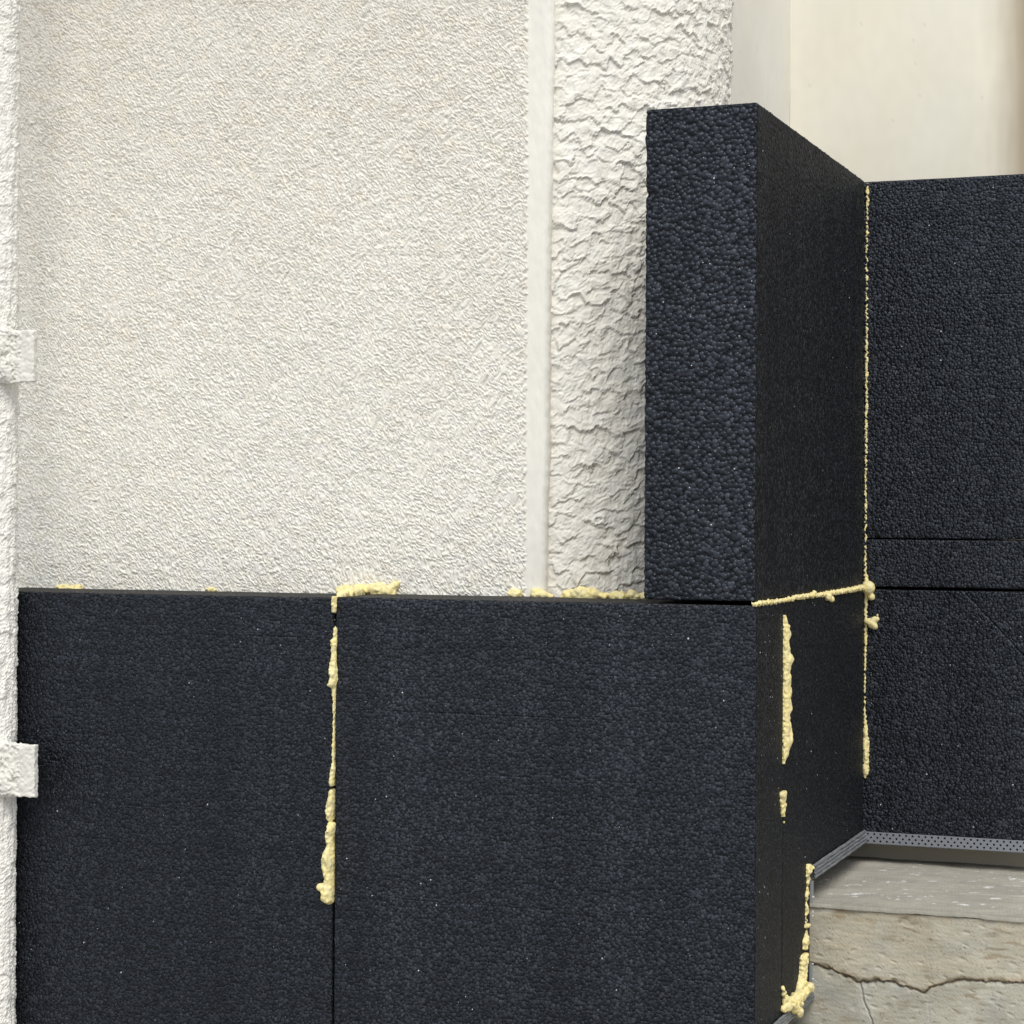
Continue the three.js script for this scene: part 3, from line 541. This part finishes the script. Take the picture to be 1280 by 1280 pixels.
const K = 0.000924, sx = (px) => -0.4987 + (px - 340) * K / 4.267 * 1, sy = (px, o) => (px / 4.267 + o - 749.5) * K;   // scale of the front joint in the view
const fr = (p, o, a, b, h) => [sy(p, o), -0.4998 + (a - 338) * K / 4.267, -0.4998 + (b - 338) * K / 4.267, h];
whole('foam_strand', strand([fr(246, 690, 324, 356), fr(300, 690, 324, 352), fr(330, 690, 326, 348), fr(338, 690, 338, 338), fr(410, 690, 344, 344), fr(416, 690, 336, 358), fr(470, 690, 334, 356), fr(482, 690, 316, 358), fr(500, 690, 322, 356), fr(525, 690, 326, 352), fr(585, 690, 322, 352), fr(640, 690, 312, 360), fr(690, 690, 314, 362), fr(722, 690, 304, 354), fr(738, 690, 326, 350), fr(800, 690, 331, 347), fr(860, 690, 333, 345), fr(900, 690, 334, 341), fr(950, 690, 332, 342), fr(1000, 690, 333, 343), fr(1080, 690, 328, 344), fr(1130, 690, 330, 342), fr(1165, 690, 324, 350), fr(1225, 690, 314, 340), fr(1256, 690, 314, 340), fr(1262, 690, 330, 330), fr(1272, 690, 330, 330), fr(1276, 690, 318, 342)], ...FRONT, { cell: 0.0007, seed: 3, square: 0.5, ragged: 0.0007, rough: 0.45, back: 0.006 }), M.foam, 'thin yellow foam bead in the upper part of the front vertical joint', 'expanding foam');
whole('foam_strand', strand([fr(250, 930, 318, 342), fr(310, 930, 306, 342), fr(360, 930, 295, 340), fr(412, 930, 302, 335), fr(426, 930, 316, 332), fr(434, 930, 306, 354), fr(480, 930, 299, 346), fr(530, 930, 299, 338), fr(560, 930, 300, 341), fr(622, 930, 274, 344), fr(680, 930, 281, 341), fr(735, 930, 292, 341), fr(800, 930, 276, 342), fr(850, 930, 290, 340), fr(866, 930, 310, 326)], ...FRONT, { cell: 0.0008, seed: 13, square: 0.6, ragged: 0.0008, rough: 0.6, blobs: [[sy(776, 930), -0.4998 + (272 - 338) * K / 4.267, 0.003, 0.0052], [sy(826, 930), -0.4998 + (306 - 338) * K / 4.267, 0.004, 0.0062]], back: 0.006 }), M.foam, 'thick yellow foam bead with a bulging lower end on the front vertical joint', 'expanding foam');
{
  // foam squeezed out onto the tops of the lower boards
  const lump = (label, blobs, seed, cell = 0.001) => {
    const lo = [9, 9, 9], hi = [-9, -9, -9]; for (const [x, y, z, r, f = 1] of blobs) [x, y, z].forEach((v, i) => { lo[i] = Math.min(lo[i], v - r * (i === 0 ? f : 1) - 0.004); hi[i] = Math.max(hi[i], v + r * (i === 0 ? f : 1) + 0.004); });
    return whole('foam_lump', nets(lo, hi, cell, (x, y, z) => {
      let d = 1;
      for (const [bx, by, bz, r, f = 1] of blobs) { const e = Math.hypot((x - bx) / f, y - by, z - bz) - r, h = clamp(0.5 + 0.5 * (e - d) / 0.004, 0, 1); d = lerp(e, d, h) - 0.004 * h * (1 - h); }
      return d > 0.006 ? d : d + 0.0014 * n3(x * 120 + seed, y * 120, z * 120) + 0.0004 * n3(x * 330 + seed, y * 330, z * 330);
    }), M.foam, label, 'expanding foam');
  };
  lump('yellow foam spread along the board tops at the front vertical joint', [[-0.498, 0.0005, -0.01, 0.0045], [-0.499, 0.001, -0.017, 0.0055], [-0.5, 0.0015, -0.027, 0.006], [-0.501, 0.002, -0.04, 0.0065], [-0.504, 0.002, -0.053, 0.0068], [-0.508, 0.002, -0.067, 0.007], [-0.512, 0.002, -0.08, 0.0072], [-0.514, 0.003, -0.095, 0.0075], [-0.54, 0.003, -0.112, 0.0075, 1.5], [-0.52, 0.004, -0.113, 0.0082, 1.4], [-0.5, 0.0045, -0.113, 0.0088, 1.3], [-0.483, 0.003, -0.113, 0.0085, 1.2], [-0.496, 0.009, -0.115, 0.005], [-0.4765, 0.011, -0.116, 0.0042], [-0.473, 0.0135, -0.117, 0.0025]], 1);
  lump('flat yellow foam smear on the board top near the left column', [[-0.94, -0.0005, -0.118, 0.0048, 2.5], [-0.92, 0.0002, -0.118, 0.005, 2]], 5);
  lump('tiny yellow foam smear between left column and vertical joint', [[-0.726, 0.0005, -0.117, 0.0035, 2]], 6);
  lump('small round yellow foam lump left of the smooth wall band', [[-0.3235, 0.003, -0.116, 0.0065, 1], [-0.319, 0.002, -0.116, 0.006]], 7);
  lump('yellow foam lump at the foot of the smooth wall band', [[-0.2955, 0.004, -0.116, 0.0065, 1.1], [-0.288, 0.003, -0.116, 0.005, 1.6], [-0.2785, 0.001, -0.117, 0.0035, 1.5]], 8);
  lump('long yellow foam lump at the foot of the lumpy column', [[-0.256, 0.003, -0.118, 0.0065, 1.5], [-0.241, 0.0045, -0.118, 0.0085, 1.4], [-0.229, 0.004, -0.118, 0.009, 1.2], [-0.214, 0.0025, -0.12, 0.0045, 1.6], [-0.199, 0.003, -0.119, 0.0055, 1.3], [-0.19, 0.003, -0.119, 0.006]], 9);
  lump('small yellow foam lump wedged beside the upright dark board', [[-0.1775, 0.0045, -0.117, 0.0068], [-0.172, 0.002, -0.117, 0.0055], [-0.161, 0.004, -0.118, 0.0052]], 10);
}
{
  // reveal: crop pixels to metres on the plane x = 0 near the joint between the two boards
  const S = (p) => 0.1205 + (p - 422) / 4.267 * 0.0021, T = (p) => (p / 4.267 + 640 - 754) * 0.000905;
  const q = (p, a, b) => [T(p), S(a), S(b), Math.max(0.0008, (b - a) * 0.000115)];
  whole('foam_strand', strand([q(552, 422, 426), q(600, 421, 442), q(612, 421, 452), q(660, 421, 459), q(690, 421, 450), q(760, 421, 459), q(800, 421, 478), q(830, 421, 460), q(870, 421, 456), q(900, 421, 461), q(1000, 421, 463), q(1060, 421, 471), q(1085, 421, 456), q(1150, 421, 464), q(1220, 421, 475), q(1265, 421, 458), q(1300, 421, 448), q(1325, 421, 432), q(1346, 422, 424)], ...SIDE, { cell: 0.0008, out: 0.22, seed: 21, square: -0.6, ragged: 0.0008, rough: 0.6, back: 0.004 }), M.foam, 'long ragged yellow foam strip down the reveal board joint', 'expanding foam');
  const p = (v, a, b) => [((v / 3.2 + 880) - 754) * 0.000905, 0.1205 + (a - 316) / 3.2 * 0.0041, 0.1205 + (a - 316) / 3.2 * 0.0041 + (b - a) / 3.2 * 0.0021, (b - a) * 0.00015];
  whole('foam_strand', strand([p(343, 304, 330), p(352, 303, 333), p(380, 305, 328), p(400, 307, 330), p(422, 308, 325), p(448, 311, 324)], ...SIDE, { cell: 0.0008, out: 0.22, seed: 25, blobs: [[p(470, 1, 1)[0], 0.1215, 0.0005, 0.0012]] }), M.foam, 'short yellow foam piece lower on the reveal board joint', 'expanding foam');
  // horizontal joint between upright board and lower boards
  const A = (s, c, w) => [s, c - w * 0.5, c + w * 0.5, w * 0.5];
  whole('foam_strand', strand([A(-0.012, 0.0022, 0.0014), A(0.004, 0.0025, 0.0028), A(0.012, 0.003, 0.0038), A(0.022, 0.0025, 0.0026), A(0.06, 0.002, 0.0028), A(0.12, 0.002, 0.0026), A(0.18, 0.003, 0.003), A(0.24, 0.003, 0.0034), A(0.262, 0.003, 0.0046), A(0.29, 0.002, 0.0024), A(0.36, 0.002, 0.0042), A(0.46, 0.002, 0.0044), A(0.54, 0.003, 0.005), A(0.57, 0.003, 0.005)], ...ALONG, { cell: 0.0009, seed: 31, ragged: 0.0019, rough: 0.7, blobs: [[0.335, -0.001, 0.002, 0.005], [0.352, -0.0045, 0.003, 0.004], [0.266, 0.006, 0.001, 0.003]], back: 0.004 }), M.foam, 'yellow foam bead in the sloping horizontal joint across the reveal', 'expanding foam');
  // inner corner
  const C = (y, a, b, h) => [-y, a, h ? b : b * 0.6, h ?? (b - a) * 0.42];
  whole('foam_strand', strand([C(0.537, 0.0, 0.0035), C(0.53, 0.0, 0.0055), C(0.5, 0.0, 0.0035), C(0.43, 0.0, 0.0028), C(0.37, 0.0, 0.003), C(0.33, 0, 0.0045), C(0.3, 0.0, 0.0045), C(0.2, 0, 0.004), C(0.12, 0, 0.003), C(0.06, 0, 0.0035), C(0.03, 0, 0.004), C(0.012, 0, 0.008), C(0.004, -0.002, 0.012, 0.008)], ...CORNER, { cell: 0.0008, seed: 41, ragged: 0.0017, rough: 0.4 }), M.foam, 'hair-thin pale foam bead up the inner corner above the joint', 'expanding foam');
  whole('foam_strand', strand([C(0.013, 0, 0.008), C(0.004, -0.002, 0.016), C(-0.006, 0, 0.014), C(-0.012, 0, 0.006), C(-0.02, 0, 0.0065), C(-0.045, 0, 0.006), C(-0.07, 0, 0.006), C(-0.1, 0, 0.0035), C(-0.15, 0, 0.003), C(-0.154, 0.001, 0.001), C(-0.158, 0, 0.003), C(-0.18, 0, 0.0045, 0.003), C(-0.2, -0.001, 0.007, 0.005), C(-0.225, -0.001, 0.0068, 0.006), C(-0.243, -0.001, 0.007, 0.006), C(-0.249, 0.001, 0.003, 0.003)], ...CORNER, { cell: 0.0009, seed: 47, ragged: 0.0012, rough: 0.55, blobs: [[-0.003, 0.006, 0.006, 0.009], [0.009, 0.01, 0.004, 0.005], [0.042, 0.005, 0.003, 0.0048], [0.044, 0.0105, 0.004, 0.0062], [0.048, 0.0145, 0.004, 0.0045], [0.039, 0.014, 0.004, 0.004], [0.038, 0.018, 0.005, 0.003], [0.033, 0.0185, 0.006, 0.0018], [0.238, 0.002, 0.002, 0.0035]] }), M.foam, 'pale yellow foam bead with a spiky lump down the inner corner', 'expanding foam');
  // riser end of the reveal board
  const R = (p, a, b) => { const s0 = 0.2595 + (a - 590) / 5.335 * 0.0042; return [(p / 5.335 + 1040 - 641.8) * (2.266 + 0.934 * s0) / 2646 - 0.0976, s0, s0 + (b - a) / 5.335 * 0.0021, Math.max(0.0006, (b - a) * 0.000095)]; };
  whole('foam_strand', strand([R(198, 562, 566), R(206, 562, 590), R(235, 562, 618), R(255, 560, 600), R(285, 560, 585), R(300, 568, 584), R(330, 562, 582), R(345, 566, 572), R(400, 556, 578), R(420, 556, 576), R(450, 560, 564), R(480, 556, 574), R(520, 556, 580), R(545, 556, 562), R(598, 556, 560), R(604, 550, 588), R(624, 550, 588), R(630, 560, 560), R(660, 556, 570), R(690, 546, 582), R(720, 540, 585), R(768, 542, 584), R(775, 560, 560)], ...SIDE, { cell: 0.0008, out: 0.3, seed: 51, ragged: 0.0011, rough: 1.3, back: 0.008 }), M.foam, 'broken yellow foam bits beside the upright profile at the riser', 'expanding foam');
  whole('foam_strand', strand([R(800, 535, 578), R(830, 522, 580), R(870, 520, 578), R(930, 518, 575), R(975, 512, 576), R(1000, 505, 580), R(1030, 500, 570), R(1050, 500, 540)], ...SIDE, { cell: 0.0009, out: 0.35, seed: 57, ragged: 0.0011, rough: 1.4, blobs: [[R(1050, 520, 0)[0], R(0, 520, 0)[1], 0.004, 0.0075], [R(1075, 495, 0)[0], R(0, 495, 0)[1], 0.004, 0.008], [R(1100, 470, 0)[0], R(0, 470, 0)[1], 0.004, 0.008], [R(1125, 445, 0)[0], R(0, 445, 0)[1], 0.003, 0.008], [R(1145, 425, 0)[0], R(0, 425, 0)[1], 0.002, 0.007], [R(1165, 412, 0)[0], R(0, 412, 0)[1], 0.001, 0.004], [R(1180, 478, 0)[0], R(0, 478, 0)[1], 0.006, 0.0062], [R(1150, 455, 0)[0], R(0, 455, 0)[1], 0.005, 0.0075], [R(1130, 490, 0)[0], R(0, 490, 0)[1], 0.005, 0.005], [R(1020, 545, 0)[0], R(0, 545, 0)[1], 0.005, 0.007], [R(1060, 415, 0)[0], R(0, 415, 0)[1], 0.001, 0.0035], [R(1030, 411, 0)[0], R(0, 411, 0)[1], 0.0005, 0.0026], [R(1100, 422, 0)[0], R(0, 422, 0)[1], 0.001, 0.005]] }), M.foam, 'big yellow foam clump at the bottom corner of the reveal board', 'expanding foam');
}

renderer.render(scene, camera);
